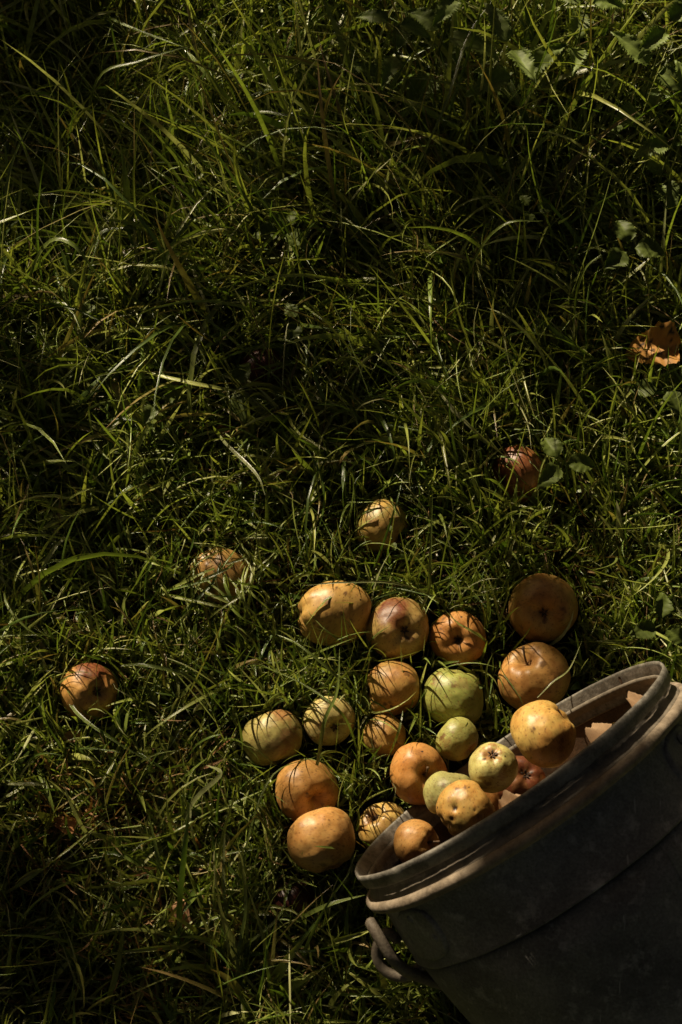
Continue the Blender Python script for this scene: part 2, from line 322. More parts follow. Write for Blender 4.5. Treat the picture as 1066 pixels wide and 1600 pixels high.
def apple(px, py, d, label, c1, c2, axis=None, end='calyx', ar=1.0, taper=.06, blush=None, spots=(), pits=(), mode='ground', dimple=.3, stretch=None, lump=.038, seed=None, kids=True, sq=.92):
    seed = seed if seed is not None else len(APPLES)*3.7+1
    c, r = place(px, py, d, mode)
    APPLES.append((c, r))
    if axis is None: axis = (random.uniform(-.5, .5), random.uniform(.3, 1.2))
    back = math.hypot(*axis) > 1
    A, rr, uu, vv = dirpix(c, *axis)
    nu, nv = 112, 84
    ph = np.linspace(0, 2*np.pi, nu, endpoint=False); th = np.linspace(0.0, np.pi, nv)
    PH, TH = np.meshgrid(ph, th, indexing='ij')
    w1, w2 = .36, .30
    R = 1-dimple*np.exp(-(TH/w1)**2)-.26*np.exp(-((np.pi-TH)/w2)**2)
    sinr = np.sin(TH)**.92
    R = R*(1+.03*np.cos(5*PH+seed)*np.exp(-((TH-.45)/.5)**2))*(1+.02*np.cos(2*PH+seed*2)+.012*np.cos(3*PH+seed))
    X = R*sinr*np.cos(PH)*(1-taper*np.cos(TH)); Y = R*sinr*np.sin(PH)*(1-taper*np.cos(TH)); Z = R*np.cos(TH)*sq*ar
    P = np.stack([X, Y, Z], -1).reshape(-1, 3)
    D0 = P/np.maximum(np.linalg.norm(P, axis=1)[:, None], 1e-6)
    P = P*(1+lump*fbm(D0, 1.3, seed, 3)[:, None]+.004*fbm(D0, 6, seed+9, 3)[:, None])
    e1 = np.cross(A, [0.3, .1, 1]); e1 /= np.linalg.norm(e1); e2 = np.cross(A, e1)
    W = P[:, :1]*e1+P[:, 1:2]*e2+P[:, 2:]*A
    if stretch:     # (angle in the picture, factor)
        an, k = stretch; sd = math.cos(an)*rr+math.sin(an)*uu; W = W+np.outer(W@sd, sd)*(k-1)
    D = W/np.maximum(np.linalg.norm(W, axis=1)[:, None], 1e-6)
    n1 = fbm(D, 1.6, seed+3, 4); n2 = fbm(D, 5, seed+5, 4); n3 = fbm(D, 18, seed+11, 3)
    f = np.clip(.5+.9*n1+.35*n2, 0, 1)[:, None]; colr = np.array(c1)*(1-f)+np.array(c2)*f
    colr = colr*(1+.15*n3[:, None])
    # russet round both ends
    for sgn, wd in ((1, .42), (-1, .38)):
        k = np.clip(1-np.arccos(np.clip(sgn*D0[:, 2], -1, 1))/(wd*(1+.5*n2)), 0, 1)[:, None]; colr = colr*(1-k*.75)+np.array([.20, .11, .04])*k*.75
    if blush:
        bd, br, bc, bk = blush; q = dirpix(c, *bd)[0]; an = np.arccos(np.clip(D@q, -1, 1))
        strk = .5+.5*np.sin(np.arctan2(D0[:, 1], D0[:, 0])*38+n2*6)
        k = (np.clip((br-an+.35*n1+.12*n3)/.35, 0, 1)*bk*(.72+.28*strk))[:, None]; colr = colr*(1-k)+np.array(bc)*k
    for (ox, oy, sr, sc, sk) in spots:
        q = dirpix(c, ox, oy)[0]; an = np.arccos(np.clip(D@q, -1, 1))
        k = (np.clip((sr*(1+.5*n2+.35*n3)-an)/(sr*.4), 0, 1)*sk)[:, None]; colr = colr*(1-k)+np.array(sc)*k
    for (ox, oy, pr_, dp, dark) in pits:
        q = dirpix(c, ox, oy)[0]; an = np.arccos(np.clip(D@q, -1, 1))
        g = np.exp(-(an/pr_)**2); W = W*(1-dp*g)[:, None]
        k = (np.clip((pr_*.8*(1+.4*n2)-an)/(pr_*.4), 0, 1)*dark)[:, None]; colr = colr*(1-k)+np.array([.03, .014, .007])*k
    rg = np.random.default_rng(int(seed*10))
    for k_ in range(rg.integers(3, 6)):      # bruises, scab and russet patches
        ox, oy = rg.uniform(-.8, .8, 2); q = dirpix(c, ox, oy)[0]; an = np.arccos(np.clip(D@q, -1, 1)); sr = rg.choice([.07, .11, .2, .38], p=[.3, .3, .2, .2])
        k = (np.clip((sr*(1+.8*n2+.5*n3+.4*n1)-an)/(sr*.35), 0, 1)*(.75 if sr < .15 else .45))[:, None]; tgt = np.array([.13, .06, .02]) if sr < .15 else np.array([.27, .13, .045]); colr = colr*(1-k)+tgt*k
        if sr > .15: W = W*(1-.018*np.exp(-(an/sr)**2))[:, None]
    sc_ = fbm(D, 30, seed+20, 2); k = np.clip((sc_-.42)*6, 0, 1)[:, None]*.6; colr = colr*(1-k)+np.array([.09, .045, .018])*k
    rb = np.clip(n3*2.2+n2*.6-.25, 0, 1)[:, None]*.35; colr = colr*(1-rb)+np.array([.34, .17, .055])*rb
    colr = np.clip(colr*np.array([.78, .74, .74]), .005, .9)
    hw = np.percentile(np.abs(W@rr), 99.9); hh = np.percentile(np.abs(W@uu), 99.9)
    scl = r/((hw+hh)/2)
    V = W*scl
    o = link('apple', mesh_np('apple', V, grid_quads(nu, nv, True), col=np.concatenate([colr, np.ones((len(colr), 1))], 1)), M_APPLE, loc=c)
    tag(o, label, 'apple', 'windfall apples spilled in the grass and the bucket')
    if kids:
        p0 = (W*scl)[0::nv].mean(0)                            # bottom of the front dimple
        p0 = V.reshape(nu, nv, 3)[:, 0].mean(0)
        if end == 'stem':
            L = r*.42; b = p0-A*.002
            kx = e1*math.cos(seed)+e2*math.sin(seed)
            pts = smooth_path([b, b+A*L*.5, b+A*L*.9+kx*L*.25, b+A*L*1.2+kx*L*.6], 10)
            Vv, Q = tube(pts, np.r_[np.full(8, .0011), .0014, .0017], 8); link('stem', mesh_np('stem', Vv, Q), M_STEM, o)
        elif end == 'calyx':
            VV = []; QQ = []; n = 0
            for k in range(5):
                a = k*1.257+seed; dr = e1*math.cos(a)+e2*math.sin(a); sd = np.cross(A, dr)
                for t_ in range(4):
                    u = t_/3; wdt = .0015*(1-u)*(.6+u*1.2)+.0001
                    pc = p0+dr*(.0012+.0040*u)+A*(.0006+.003*math.sin(u*2.4)); VV += [pc-sd*wdt, pc+sd*wdt]
                for t_ in range(3): QQ.append([n+2*t_, n+2*t_+1, n+2*t_+3, n+2*t_+2])
                n += 8
            link('calyx', mesh_np('calyx', np.array(VV), np.array(QQ)), M_CALYX, o)
    return o
DK = (.05, .022, .01)
# loose in the grass, far to near
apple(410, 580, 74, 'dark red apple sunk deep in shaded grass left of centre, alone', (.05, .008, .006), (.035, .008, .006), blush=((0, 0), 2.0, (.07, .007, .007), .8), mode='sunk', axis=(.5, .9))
apple(808, 741, 88, 'shiny red-brown streaked apple half hidden in grass, right of centre', (.34, .15, .045), (.30, .11, .03), blush=((-.45, -.45), 1.2, (.19, .05, .018), .7), mode='sunk', axis=(-.8, .3), ar=.85)
apple(597, 823, 84, 'small yellow-green apple crossed by grass blades, above the speckled oval apple', (.38, .34, .09), YEL, blush=((.3, .2), 1.0, (.42, .25, .07), .6), mode='sunk', axis=(.9, .5))
apple(347, 900, 96, 'tan oblong apple half buried under grass, left of the speckled oval apple', YEL, (.42, .24, .07), mode='deep', stretch=(-.6, 1.22), axis=(-.5, -.8), spots=((-.5, -.5, .3, BRN, .5),))
apple(140, 1080, 90, 'lone orange apple with a dark red crown, far left in the grass', ORA, (.62, .36, .10), axis=(.36, .03), blush=((.2, -.85), .85, (.12, .014, .008), .97), dimple=.34, sq=.95)
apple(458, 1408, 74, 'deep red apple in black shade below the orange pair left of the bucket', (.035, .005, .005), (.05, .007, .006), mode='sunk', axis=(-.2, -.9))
apple(521, 958, 110, 'large tan speckled oval apple at the upper left of the heap', YEL, (.56, .35, .10), axis=(-1.5, .1), stretch=(.12, 1.16), sq=1.0, ar=1.05, spots=((-.05, .02, .09, (.3, .17, .06), .8), (-.1, .45, .3, (.25, .13, .04), .45), (.35, -.55, .06, DK, .8), (.1, -.75, .05, DK, .8), (-.55, .3, .05, DK, .7), (.5, .2, .05, DK, .7)))
apple(848, 951, 110, 'big brown-orange apple in deep shade, rearmost right of the heap', (.42, .21, .05), (.50, .33, .09), axis=(.05, .2), dimple=.40, sq=.85)
apple(623, 983, 102, 'apple with a glossy red blush and dark specks beside its calyx', (.50, .36, .11), (.55, .38, .13), axis=(.27, .05), blush=((-.25, -.7), .80, (.20, .028, .010), .95), spots=((.3, .37, .13, DK, .9), (.5, .33, .05, DK, .8), (.12, .36, .05, DK, .8), (0, -.2, .3, (.33, .15, .05), .5)), dimple=.36, sq=.95)
apple(716, 998, 88, 'shaded orange apple with a deep dark dimple, between the red-blushed and the big brown-orange apple', DORA, ORA, axis=(-.03, .05), dimple=.46, sq=.85, spots=((-.03, .05, .3, (.12, .05, .02), .7),))
apple(834, 1058, 112, 'broad orange apple with a scrap of green leaf at its stem hollow', ORA, (.60, .36, .10), axis=(-.3, -.62), end='stem', dimple=.36, sq=.88)
apple(614, 1077, 86, 'orange apple with a hollowed dark underside, above the small golden apple', ORA, YEL, axis=(-1.2, .2), end='', pits=((.45, .85, .5, .30, .25), (-.3, .55, .16, .06, .8), (-.05, .68, .14, .08, .9)), stretch=(0.1, 1.08))
apple(708, 1089, 94, 'large green apple in the middle of the heap, half in shade', GREEN, (.30, .36, .08), axis=(.15, -1.1), end='', ar=1.04, spots=((.3, -.45, .3, (.34, .26, .10), .5),), stretch=(-.9, 1.05))
apple(427, 1154, 94, 'greenish apple with a faint red blush, leftmost of the heap', (.42, .38, .12), (.40, .36, .11), axis=(.35, 1.2), end='', blush=((.35, -.8), .6, (.34, .09, .04), .7), spots=((.1, .3, .5, (.22, .14, .06), .55),))
apple(515, 1127, 80, 'pale cream-yellow apple under a long grass blade', PALE, (.64, .52, .20), axis=(.28, .32), dimple=.3, spots=((.28, .32, .12, DK, .7),))
apple(601, 1150, 70, 'small smooth golden apple with one dark calyx dot', YEL, (.60, .36, .11), axis=(.55, .3), dimple=.12, sq=1.0, kids=False, spots=((.57, .3, .13, DK, .95),))
apple(480, 1237, 100, 'orange apple with a deep fold in its side, above the lowest orange apple', ORA, (.62, .36, .10), axis=(.42, .35), dimple=.5, end='', blush=((-.3, .9), .7, (.20, .06, .03), .6), spots=((0, .05, .06, DK, .9), (-.15, -.62, .04, DK, .9), (.6, .1, .05, DK, .7), (-.6, .3, .04, DK, .7)))
apple(503, 1314, 106, 'large plain tan-orange apple, lowest of those in the grass', ORA, (.62, .38, .12), axis=(.5, 1.2), end='', spots=((.2, -.55, .045, DK, .7), (-.2, -.7, .035, DK, .7), (.3, -.75, .035, DK, .7)))
apple(655, 1209, 94, 'glossy orange apple with a long stem in a deep hollow, before the bucket mouth', ORA, (.60, .27, .06), axis=(.38, .05), end='stem', dimple=.55, sq=.9, stretch=(-1.0, 1.06))
apple(597, 1291, 80, 'yellow apple with a brown rotten split, just left of the bucket rim', YEL, (.60, .46, .14), axis=(-.45, -.55), dimple=.42, end='calyx', spots=((-.55, -.5, .5, (.22, .09, .03), .75), (-.8, -.1, .35, (.26, .12, .04), .6), (.35, -.1, .05, DK, .4)), stretch=(.75, 1.1), pits=((-.5, -.55, .25, .12, .8),))
apple(715, 1156, 70, 'small round green apple, above the pale green apple with the brown cap', (.42, .43, .12), (.36, .40, .11), axis=(.75, .6), end='', spots=((-.2, -.35, .10, (.22, .15, .06), .6), (.8, .5, .5, (.36, .2, .08), .7)))
# in and on the mouth of the bucket
apple(812, 1222, 84, 'dark red-brown apple deep in the bucket under the large golden apple', (.20, .06, .025), (.26, .10, .04), mode='in', axis=(.3, -.4))
apple(900, 1250, 90, 'yellow-brown apple inside the bucket hidden behind its near rim', YEL, ORA, mode='in')
apple(745, 1262, 84, 'orange apple buried in the bucket behind the wormy apple', DORA, ORA, mode='in')
apple(652, 1318, 74, 'smooth orange apple inside the bucket at its left end', ORA, (.64, .38, .12), mode='in', axis=(.8, -.1), end='stem', dimple=.4)
apple(704, 1243, 80, 'pale green apple behind the wormy apple at the bucket mouth', (.52, .52, .20), (.50, .52, .17), mode='in', axis=(-.3, 1.2), end='', spots=((0.02, -.45, .05, DK, .8), (.35, -.62, .04, DK, .8), (-.6, .3, .05, (.2, .2, .07), .5)))
apple(770, 1198, 80, 'pale green apple with a cracked brown cap at the bucket mouth', (.54, .52, .19), (.52, .50, .17), mode='lip', axis=(-.03, -.6), dimple=.22, spots=((-.03, -.66, .6, (.40, .20, .08), .8), (-.38, -.35, .09, DK, .9), (-.02, -.55, .12, DK, .9), (.2, -.62, .08, DK, .9)))
apple(727, 1266, 94, 'yellow-brown apple with dark wormholes lying just inside the bucket rim', (.50, .35, .10), (.52, .29, .07), mode='in', axis=(-1.2, .9), end='', stretch=(.5, 1.10), pits=((-.40, -.08, .17, .13, 1.0), (.34, .0, .05, .03, .8), (-.5, .34, .12, .06, .85)), spots=((-.15, .5, .35, (.40, .34, .10), .6), (-.2, .6, .12, DK, .5)))
apple(851, 1146, 106, 'large golden speckled apple balanced on the upper lip of the bucket', (.60, .43, .12), (.57, .34, .085), mode='lip', axis=(.9, -.8), end='', blush=((.1, .6), .8, (.55, .27, .07), .5), taper=.1)

# ------------------------------------------------------------------ grass
AC = np.array([a[0] for a in APPLES]); AR = np.array([a[1] for a in APPLES])
HEAP = [i for i in range(len(APPLES)) if i not in (0, 1, 4, 5)]
def heap_dist(x, y):
    d = np.full(x.shape, 9.)
    for i in HEAP: d = np.minimum(d, np.hypot(x-AC[i, 0], y-AC[i, 1])-AR[i])
    return d
def sn(x, y, k, sd):      # smooth cheap noise, about -1..1
    r = np.random.default_rng(sd); v = 0
    for i in range(7):
        a = r.uniform(0, 6.283); f = k*r.uniform(.5, 1.8); v = v+np.sin((x*math.cos(a)+y*math.sin(a))*f+r.uniform(0, 6.283)+.8*np.sin((y*math.cos(a)-x*math.sin(a))*f*.7))
    return v/3.2
def bucket_sr(P):
    q = P-BC; s_ = -(q@BA); rad = np.linalg.norm(q+BA*s_[..., None], axis=-1); return s_, rad
def centrelines(x, y, L, az, th0, bend, n, kink=.75, z0=-.012):
    m = len(x); P = np.zeros((m, n, 3)); P[:, 0, 0] = x; P[:, 0, 1] = y; P[:, 0, 2] = z0
    th = th0.copy(); a = az.copy(); sl_ = L/(n-1); da = RNG.normal(0, kink, m)
    for i in range(1, n):
        u = i/(n-1); th = th+bend/(n-1)*(.5+1.1*u); a = a+da/(n-1)
        tt = np.clip(th, -2.4, 2.4)
        P[:, i, 0] = P[:, i-1, 0]+sl_*np.sin(tt)*np.cos(a); P[:, i, 1] = P[:, i-1, 1]+sl_*np.sin(tt)*np.sin(a)
        P[:, i, 2] = np.maximum(P[:, i-1, 2]+sl_*np.cos(tt), .004+.012*RNG.random(m))
    return P
def resolve(P, keepp=.10):
    """drop blades that would pass through apples or the bucket, push the rest aside"""
    m, n, _ = P.shape; drop = np.zeros(m, bool)
    for ai, (c, r) in enumerate(zip(AC, AR)):
        rr = r*1.02; kp = .62 if ai in SUNK else (.3 if ai == 4 else keepp)
        hd = np.hypot(P[:, 0, 0]-c[0], P[:, 0, 1]-c[1]); near = hd < .3
        if c[2] < .09: drop |= hd < r*.93
        idx = np.where(near & ~drop)[0]
        if not len(idx): continue
        Q = P[idx]; d = Q-c; dist = np.linalg.norm(d, axis=2)
        above = (np.hypot(d[..., 0], d[..., 1]) < r*.9) & (Q[..., 2] > c[2])
        bad = ((dist < rr).sum(1) > 0) | (above.sum(1) > 0)
        kill = bad & (RNG.random(len(idx)) > kp); drop[idx[kill]] = True
        ins = dist < rr; low = ins & (Q[..., 2] < c[2])
        dd = d.copy(); dd[low, 2] = 0; ln = np.maximum(np.linalg.norm(dd, axis=2), 1e-5)
        need = np.where(low, np.sqrt(np.maximum(rr*rr-d[..., 2]**2, 0)), rr)
        newp = c+dd/ln[..., None]*need[..., None]; newp[low, 2] = Q[low, 2]
        Q = np.where(ins[..., None], newp, Q); P[idx] = Q
    s_, rad = bucket_sr(P)
    drop |= ((s_ > -.004) & (s_ < .32) & (rad < .181)).any(1)
    dr = CAM[None]-P[:, -1]
    return P[~drop], ~drop
def ribbons(P, wid, fold, colA, colB, twist, prof=None):
    """V-folded tapering blades along centrelines P (m,n,3)"""
    m, n, _ = P.shape
    T = np.gradient(P, axis=1); T /= np.maximum(np.linalg.norm(T, axis=2)[..., None], 1e-7)
    if twist is None:
        az = RNG.uniform(0, 6.283, m); ref = np.stack([np.cos(az), np.sin(az), np.abs(RNG.normal(.3, .5, m))], -1)[:, None, :]; tk = .9
    else: ref = np.asarray(twist, float)[None, None, :]; tk = .12
    S = np.cross(T, ref); S /= np.maximum(np.linalg.norm(S, axis=2)[..., None], 1e-6)
    Nn = np.cross(S, T); tw = (RNG.normal(0, tk, m)[:, None]*np.linspace(0, 1, n)[None])[..., None]
    S = S*np.cos(tw)+Nn*np.sin(tw); Nn = np.cross(S, T)
    u = np.linspace(0, 1, n)
    pr = (.55+.45*np.sin(np.minimum(u*2.2, 1.57)))*np.clip((1-u)/.55, 0, 1)**.65 if prof is None else prof
    hw = (wid[:, None]*pr[None]*.5)[..., None]; f = (fold[:, None]*np.ones(n)[None])[..., None]
    V = np.stack([P-S*hw*np.cos(f)+Nn*hw*np.sin(f), P, P+S*hw*np.cos(f)+Nn*hw*np.sin(f)], 2)  # m,n,3,3
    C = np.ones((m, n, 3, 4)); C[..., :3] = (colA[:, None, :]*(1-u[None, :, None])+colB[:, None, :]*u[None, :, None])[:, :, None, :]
    C[..., 3] = np.array([0, .5, 1.])[None, None, :]
    base = np.arange(m)[:, None, None]*n*3; I = np.arange(n-1)[None, :, None]*3; J = np.arange(2)[None, None, :]
    b = base+I+J; Q = np.stack([b, b+1, b+4, b+3], -1).reshape(-1, 4)
    return V.reshape(-1, 3), Q, C.reshape(-1, 4)
def rowpx(x, y):
    return project(np.stack([x, y, np.full_like(x, .03)], -1))[..., 1]
GM = [[], [], []]; DM = [[], [], []]
def add(store, V, Q, C):
    off = sum(len(v) for v in store[0]); store[0].append(V); store[1].append(Q+off); store[2].append(C)
def green(m):
    k = RNG.random((m, 1)); base = np.array([.15, .215, .038])*(1-k)+np.array([.29, .315, .085])*k
    pale = RNG.random((m, 1)) < .10; base = np.where(pale, np.array([[.38, .40, .21]]), base)
    dark = RNG.random((m, 1)) < .2; base = np.where(dark, np.array([[.08, .13, .022]]), base)
    return base*RNG.uniform(.7, 1.45, (m, 1))
def scatter_tufts(nt_, per, x0, x1, y0, y1, Lmul=1.0, n=8):
    tx = RNG.uniform(x0, x1, nt_); ty = RNG.uniform(y0, y1, nt_)
    x = np.repeat(tx, per)+RNG.normal(0, .013, nt_*per); y = np.repeat(ty, per)+RNG.normal(0, .013, nt_*per)
    m = len(x); row = rowpx(x, y); hd = heap_dist(x, y)
    k = np.clip((900-row)/900, 0, 1.2)
    L = (.054+.098*k)*np.exp(RNG.normal(0, .38, m))*(1+.25*sn(x, y, 9, 5))*Lmul
    L *= np.clip(.42+hd*6.5, .42, 1); L = np.clip(L, .02, .36)
    field = 2.0+1.5*sn(x, y, 7, 11)
    az = np.repeat(RNG.normal(0, .8, nt_), per)+field+RNG.normal(0, .9, m)
    th0 = np.abs(RNG.normal(.38, .28, m)); bend = RNG.normal(1.5, .85, m)*(1+.3*sn(x, y, 12, 3))
    P = centrelines(x, y, L, az, th0, bend, n)
    P, ok = resolve(P); m = len(P)
    wid = RNG.lognormal(math.log(.0039), .42, m)*np.clip(.85+L[ok]*1.2, .85, 1.15)
    ca = green(m); cb = ca*np.array([1.15, 1.1, 1.0])
    tip = RNG.random((m, 1)) < .12; cb = np.where(tip, np.array([[.26, .17, .07]]), cb)
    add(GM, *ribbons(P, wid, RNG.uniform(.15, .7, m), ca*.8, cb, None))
scatter_tufts(4700, 17, -.74, .78, -.10, 1.42)
scatter_tufts(1500, 12, -1.5, 1.5, 1.45, 2.4, 1.1, 6)
# short fine undergrowth
def scatter_fine(m, x0, x1, y0, y1):
    x = RNG.uniform(x0, x1, m); y = RNG.uniform(y0, y1, m)
    L = RNG.lognormal(math.log(.034), .35, m); P = centrelines(x, y, L, RNG.uniform(0, 6.283, m), np.abs(RNG.normal(.6, .4, m)), RNG.normal(.6, .8, m), 5)
    P, ok = resolve(P, .1); m = len(P); ca = green(m)
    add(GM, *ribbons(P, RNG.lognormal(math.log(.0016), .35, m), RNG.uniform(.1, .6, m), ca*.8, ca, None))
scatter_fine(26000, -.75, .8, -.1, 1.3)
# surrounding meadow, thinner with distance
for (r0, r1, cnt, lm) in ((1.0, 2.6, 1900, 1.0), (2.6, 6.0, 3600, 1.9)):
    a = RNG.uniform(0, 6.283, cnt); r = RNG.uniform(r0, r1, cnt); tx = r*np.cos(a); ty = .6+r*np.sin(a)
    keep = (np.abs(tx) > .9) | (ty < -.32) | (ty > 2.3); tx, ty = tx[keep], ty[keep]; per = 9
    x = np.repeat(tx, per)+RNG.normal(0, .03, len(tx)*per); y = np.repeat(ty, per)+RNG.normal(0, .03, len(tx)*per); m = len(x)
    P = centrelines(x, y, RNG.lognormal(math.log(.11*lm), .3, m), RNG.uniform(0, 6.283, m), np.abs(RNG.normal(.4, .3, m)), RNG.normal(.9, .5, m), 5)
    P, ok = resolve(P); m = len(P); ca = green(m)
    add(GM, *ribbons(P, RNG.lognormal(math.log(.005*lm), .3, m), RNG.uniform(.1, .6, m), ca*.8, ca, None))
for i, (c, r) in enumerate(zip(AC, AR)):
    if c[2] > .075: continue
    m = 46; a = np.where(RNG.random(m) < .6, math.atan2(SUN[1], SUN[0])+RNG.normal(0, .9, m), RNG.uniform(0, 6.283, m)); d = r*RNG.uniform(.95, 2.0, m)
    x = c[0]+d*np.cos(a); y = c[1]+d*np.sin(a)
    P = centrelines(x, y, RNG.uniform(.035, .105, m), a+3.14+RNG.normal(0, 1.3, m), np.abs(RNG.normal(.15, .25, m)), RNG.normal(.8, .5, m), 9)
    P, ok = resolve(P, .25); m = len(P); ca = green(m)
    add(GM, *ribbons(P, RNG.uniform(.0022, .0045, m), RNG.uniform(.15, .6, m), ca*.85, ca, None))
    m = 42; a = math.atan2(SUN[1], SUN[0])+RNG.normal(0, .55, m); d = r*RNG.uniform(1.1, 2.6, m)
    x = c[0]+d*np.cos(a); y = c[1]+d*np.sin(a)
    P = centrelines(x, y, RNG.uniform(.05, .115, m), RNG.uniform(0, 6.283, m), np.abs(RNG.normal(.12, .15, m)), RNG.normal(.5, .35, m), 9)
    P, ok = resolve(P, .25); m = len(P); ca = green(m)
    add(GM, *ribbons(P, RNG.uniform(.0016, .0036, m), RNG.uniform(.15, .6, m), ca*.85, ca, None))
cx_, cy_ = 347, 900      # blades lying over the half-buried apple
for k_ in range(26):
    ox = RNG.uniform(-55, 60); a_ = RNG.uniform(-.9, .9)+(.0 if k_ % 3 else 1.6); dx, dy = 60*math.sin(a_), -60*math.cos(a_); oy = RNG.uniform(-25, 50)
    pth = smooth_path([at(cx_+ox-dx, cy_+oy-dy, .005), at(cx_+ox-dx*.3, cy_+oy-dy*.3, .038+.01*RNG.random()), at(cx_+ox+dx*.4+RNG.normal(0, 8), cy_+oy+dy*.4, .044+.01*RNG.random()), at(cx_+ox+dx*1.1+RNG.normal(0, 14), cy_+oy+dy, .03)], 12)[None]
    ca = green(1); add(GM, *ribbons(pth, np.array([RNG.uniform(.0025, .0045)]), np.array([.35]), ca, ca, np.array([0, -.2, 1.])))
# distinct long blades: picture points with a height above the soil, width
HERO = [([(470, 1300, 0), (497, 1190, .05), (508, 1125, .088), (527, 1080, .10), (531, 1010, .105)], .0065, 0),
 ([(560, 1190, .0), (552, 1150, .05), (530, 1110, .085), (475, 1070, .08), (400, 1035, .06)], .004, 0),
 ([(560, 1330, .02), (520, 1325, .085), (490, 1322, .10)], .0045, 0),
 ([(840, 150, .05), (870, 125, .12), (960, 98, .16), (1075, 72, .17)], .010, 1),
 ([(710, 500, .0), (745, 400, .12), (790, 350, .18), (850, 345, .17)], .006, 0),
 ([(895, 570, .0), (900, 470, .10), (915, 420, .15), (940, 397, .17)], .005, 0),
 ([(375, 1600, 0), (372, 1500, .05), (384, 1420, .07), (378, 1330, .06)], .006, 0),
 ([(360, 1500, 0), (350, 1380, .05), (352, 1290, .07)], .006, 1),
 ([(250, 1430, 0), (248, 1350, .05), (232, 1270, .07)], .007, 0),
 ([(275, 1310, .02), (305, 1250, .06), (345, 1210, .08), (322, 1195, .07)], .008, 1),
 ([(440, 1455, .02), (480, 1430, .05), (520, 1412, .07), (572, 1398, .075)], .008, 0),
 ([(345, 1500, .02), (380, 1480, .05), (430, 1440, .06), (445, 1412, .06)], .005, 0),
 ([(430, 1490, .0), (380, 1380, .05), (420, 1220, .07), (500, 1180, .03)], .004, 0),
 ([(415, 870, 0), (418, 810, .05), (416, 760, .08)], .008, 0),
 ([(330, 660, .0), (350, 690, .06), (400, 740, .09), (415, 775, .09)], .0055, 1),
 ([(420, 580, .03), (350, 520, .09), (300, 480, .10)], .005, 0),
 ([(10, 1225, .04), (50, 1225, .06), (75, 1226, .05)], .0065, 1),
 ([(90, 1030, 0), (110, 1100, .04), (160, 1145, .06), (250, 1200, .05)], .0055, 0),
 ([(190, 1040, .06), (230, 1040, .08), (300, 1060, .06), (350, 1110, .02)], .006, 0),
 ([(770, 990, .0), (765, 960, .05), (760, 910, .09)], .006, 0),
 ([(635, 1000, .0), (668, 930, .07), (672, 880, .10), (676, 760, .14)], .006, 0),
 ([(780, 1160, .0), (760, 1060, .05), (770, 1020, .07)], .0035, 0),
 ([(560, 1095, .03), (530, 1060, .07), (470, 1010, .08), (430, 990, .05)], .0045, 0),
 ([(840, 1090, .085), (865, 1065, .09), (890, 1045, .08), (910, 1000, .05)], .003, 1),
 ([(700, 940, .05), (620, 912, .10), (540, 910, .12), (470, 915, .12)], .004, 1),
 ([(20, 540, .0), (60, 400, .12), (110, 380, .16), (180, 470, .12)], .008, 0),
 ([(0, 640, .0), (10, 300, .10), (60, 170, .16)], .005, 0),
 ([(130, 280, .0), (150, 130, .14), (220, 95, .18), (330, 62, .17)], .006, 0),
 ([(330, 330, 0), (380, 190, .12), (450, 180, .15), (520, 195, .12)], .006, 0),
 ([(600, 360, 0), (690, 180, .16), (730, 60, .18), (770, 0, .19)], .0055, 0),
 ([(860, 640, .0), (850, 560, .08), (800, 500, .12), (760, 480, .12)], .005, 1),
 ([(1030, 500, .0), (1035, 400, .10), (1042, 305, .14)], .006, 1),
 ([(880, 1150, .12), (960, 1110, .13), (1066, 1080, .16)], .001, 0)]
for pts, wd, pale in HERO[:-1]:
    path = smooth_path([at(*p) for p in pts], 18)[None]
    c = np.array([[.23, .25, .10]]) if pale else np.array([[.13, .17, .035]])
    vd = path.mean(1)[0]-CAM; T0 = path[0, -1]-path[0, 0]; sd = np.cross(T0, vd); sd /= np.linalg.norm(sd)
    T = np.gradient(path[0], axis=0); T /= np.linalg.norm(T, axis=1)[:, None]
    tw = -vd/np.linalg.norm(vd)+SUN*.5
    add(GM, *ribbons(path, np.array([wd*.75]), np.array([.35]), c*.85, c*1.1, tw))
# long stray blades across everything outside the heap
m = 1000; x = RNG.uniform(-.7, .75, m); y = RNG.uniform(-.05, 1.4, m); row = rowpx(x, y)
L = RNG.uniform(.09, .17, m)*(1+.6*np.clip((800-row)/800, 0, 1)); P = centrelines(x, y, L, RNG.uniform(0, 6.283, m), RNG.uniform(.2, .8, m), RNG.normal(1.7, .7, m), 12, 1.3)
P, ok = resolve(P, .12); m = len(P); ca = green(m)*1.1
add(GM, *ribbons(P, RNG.uniform(.0026, .005, m), RNG.uniform(.15, .6, m), ca*.9, ca*1.1, None))
g = link('grass', mesh_np('grass', np.vstack(GM[0]), np.vstack(GM[1]), col=np.vstack(GM[2])), M_GRASS); tag(g, 'long tangled green grass blades covering the ground', 'grass', kind='stuff')
# dry thatch
m = 16000; x = RNG.uniform(-.75, .8, m); y = RNG.uniform(-.1, 1.4, m)
L = RNG.lognormal(math.log(.045), .4, m); P = centrelines(x, y, L, RNG.uniform(0, 6.283, m), RNG.uniform(.9, 1.5, m), RNG.normal(.2, .7, m), 6, .8, .0)
P, ok = resolve(P, .05); m = len(P); k = RNG.random((m, 1)); c = np.array([.20, .12, .05])*(1-k)+np.array([.07, .035, .015])*k
add(DM, *ribbons(P, RNG.lognormal(math.log(.0019), .4, m), RNG.uniform(0, .5, m), c, c*1.1, None))
m = 760; pos = [(430, 1490), (220, 1480), (300, 1420), (250, 1230), (130, 1270), (90, 1290), (300, 1560), (230, 1520), (150, 420), (290, 150)]
cc = np.array([at(*pos[i % len(pos)], .02) for i in range(m)]); x = cc[:, 0]+RNG.normal(0, .028, m); y = cc[:, 1]+RNG.normal(0, .028, m)
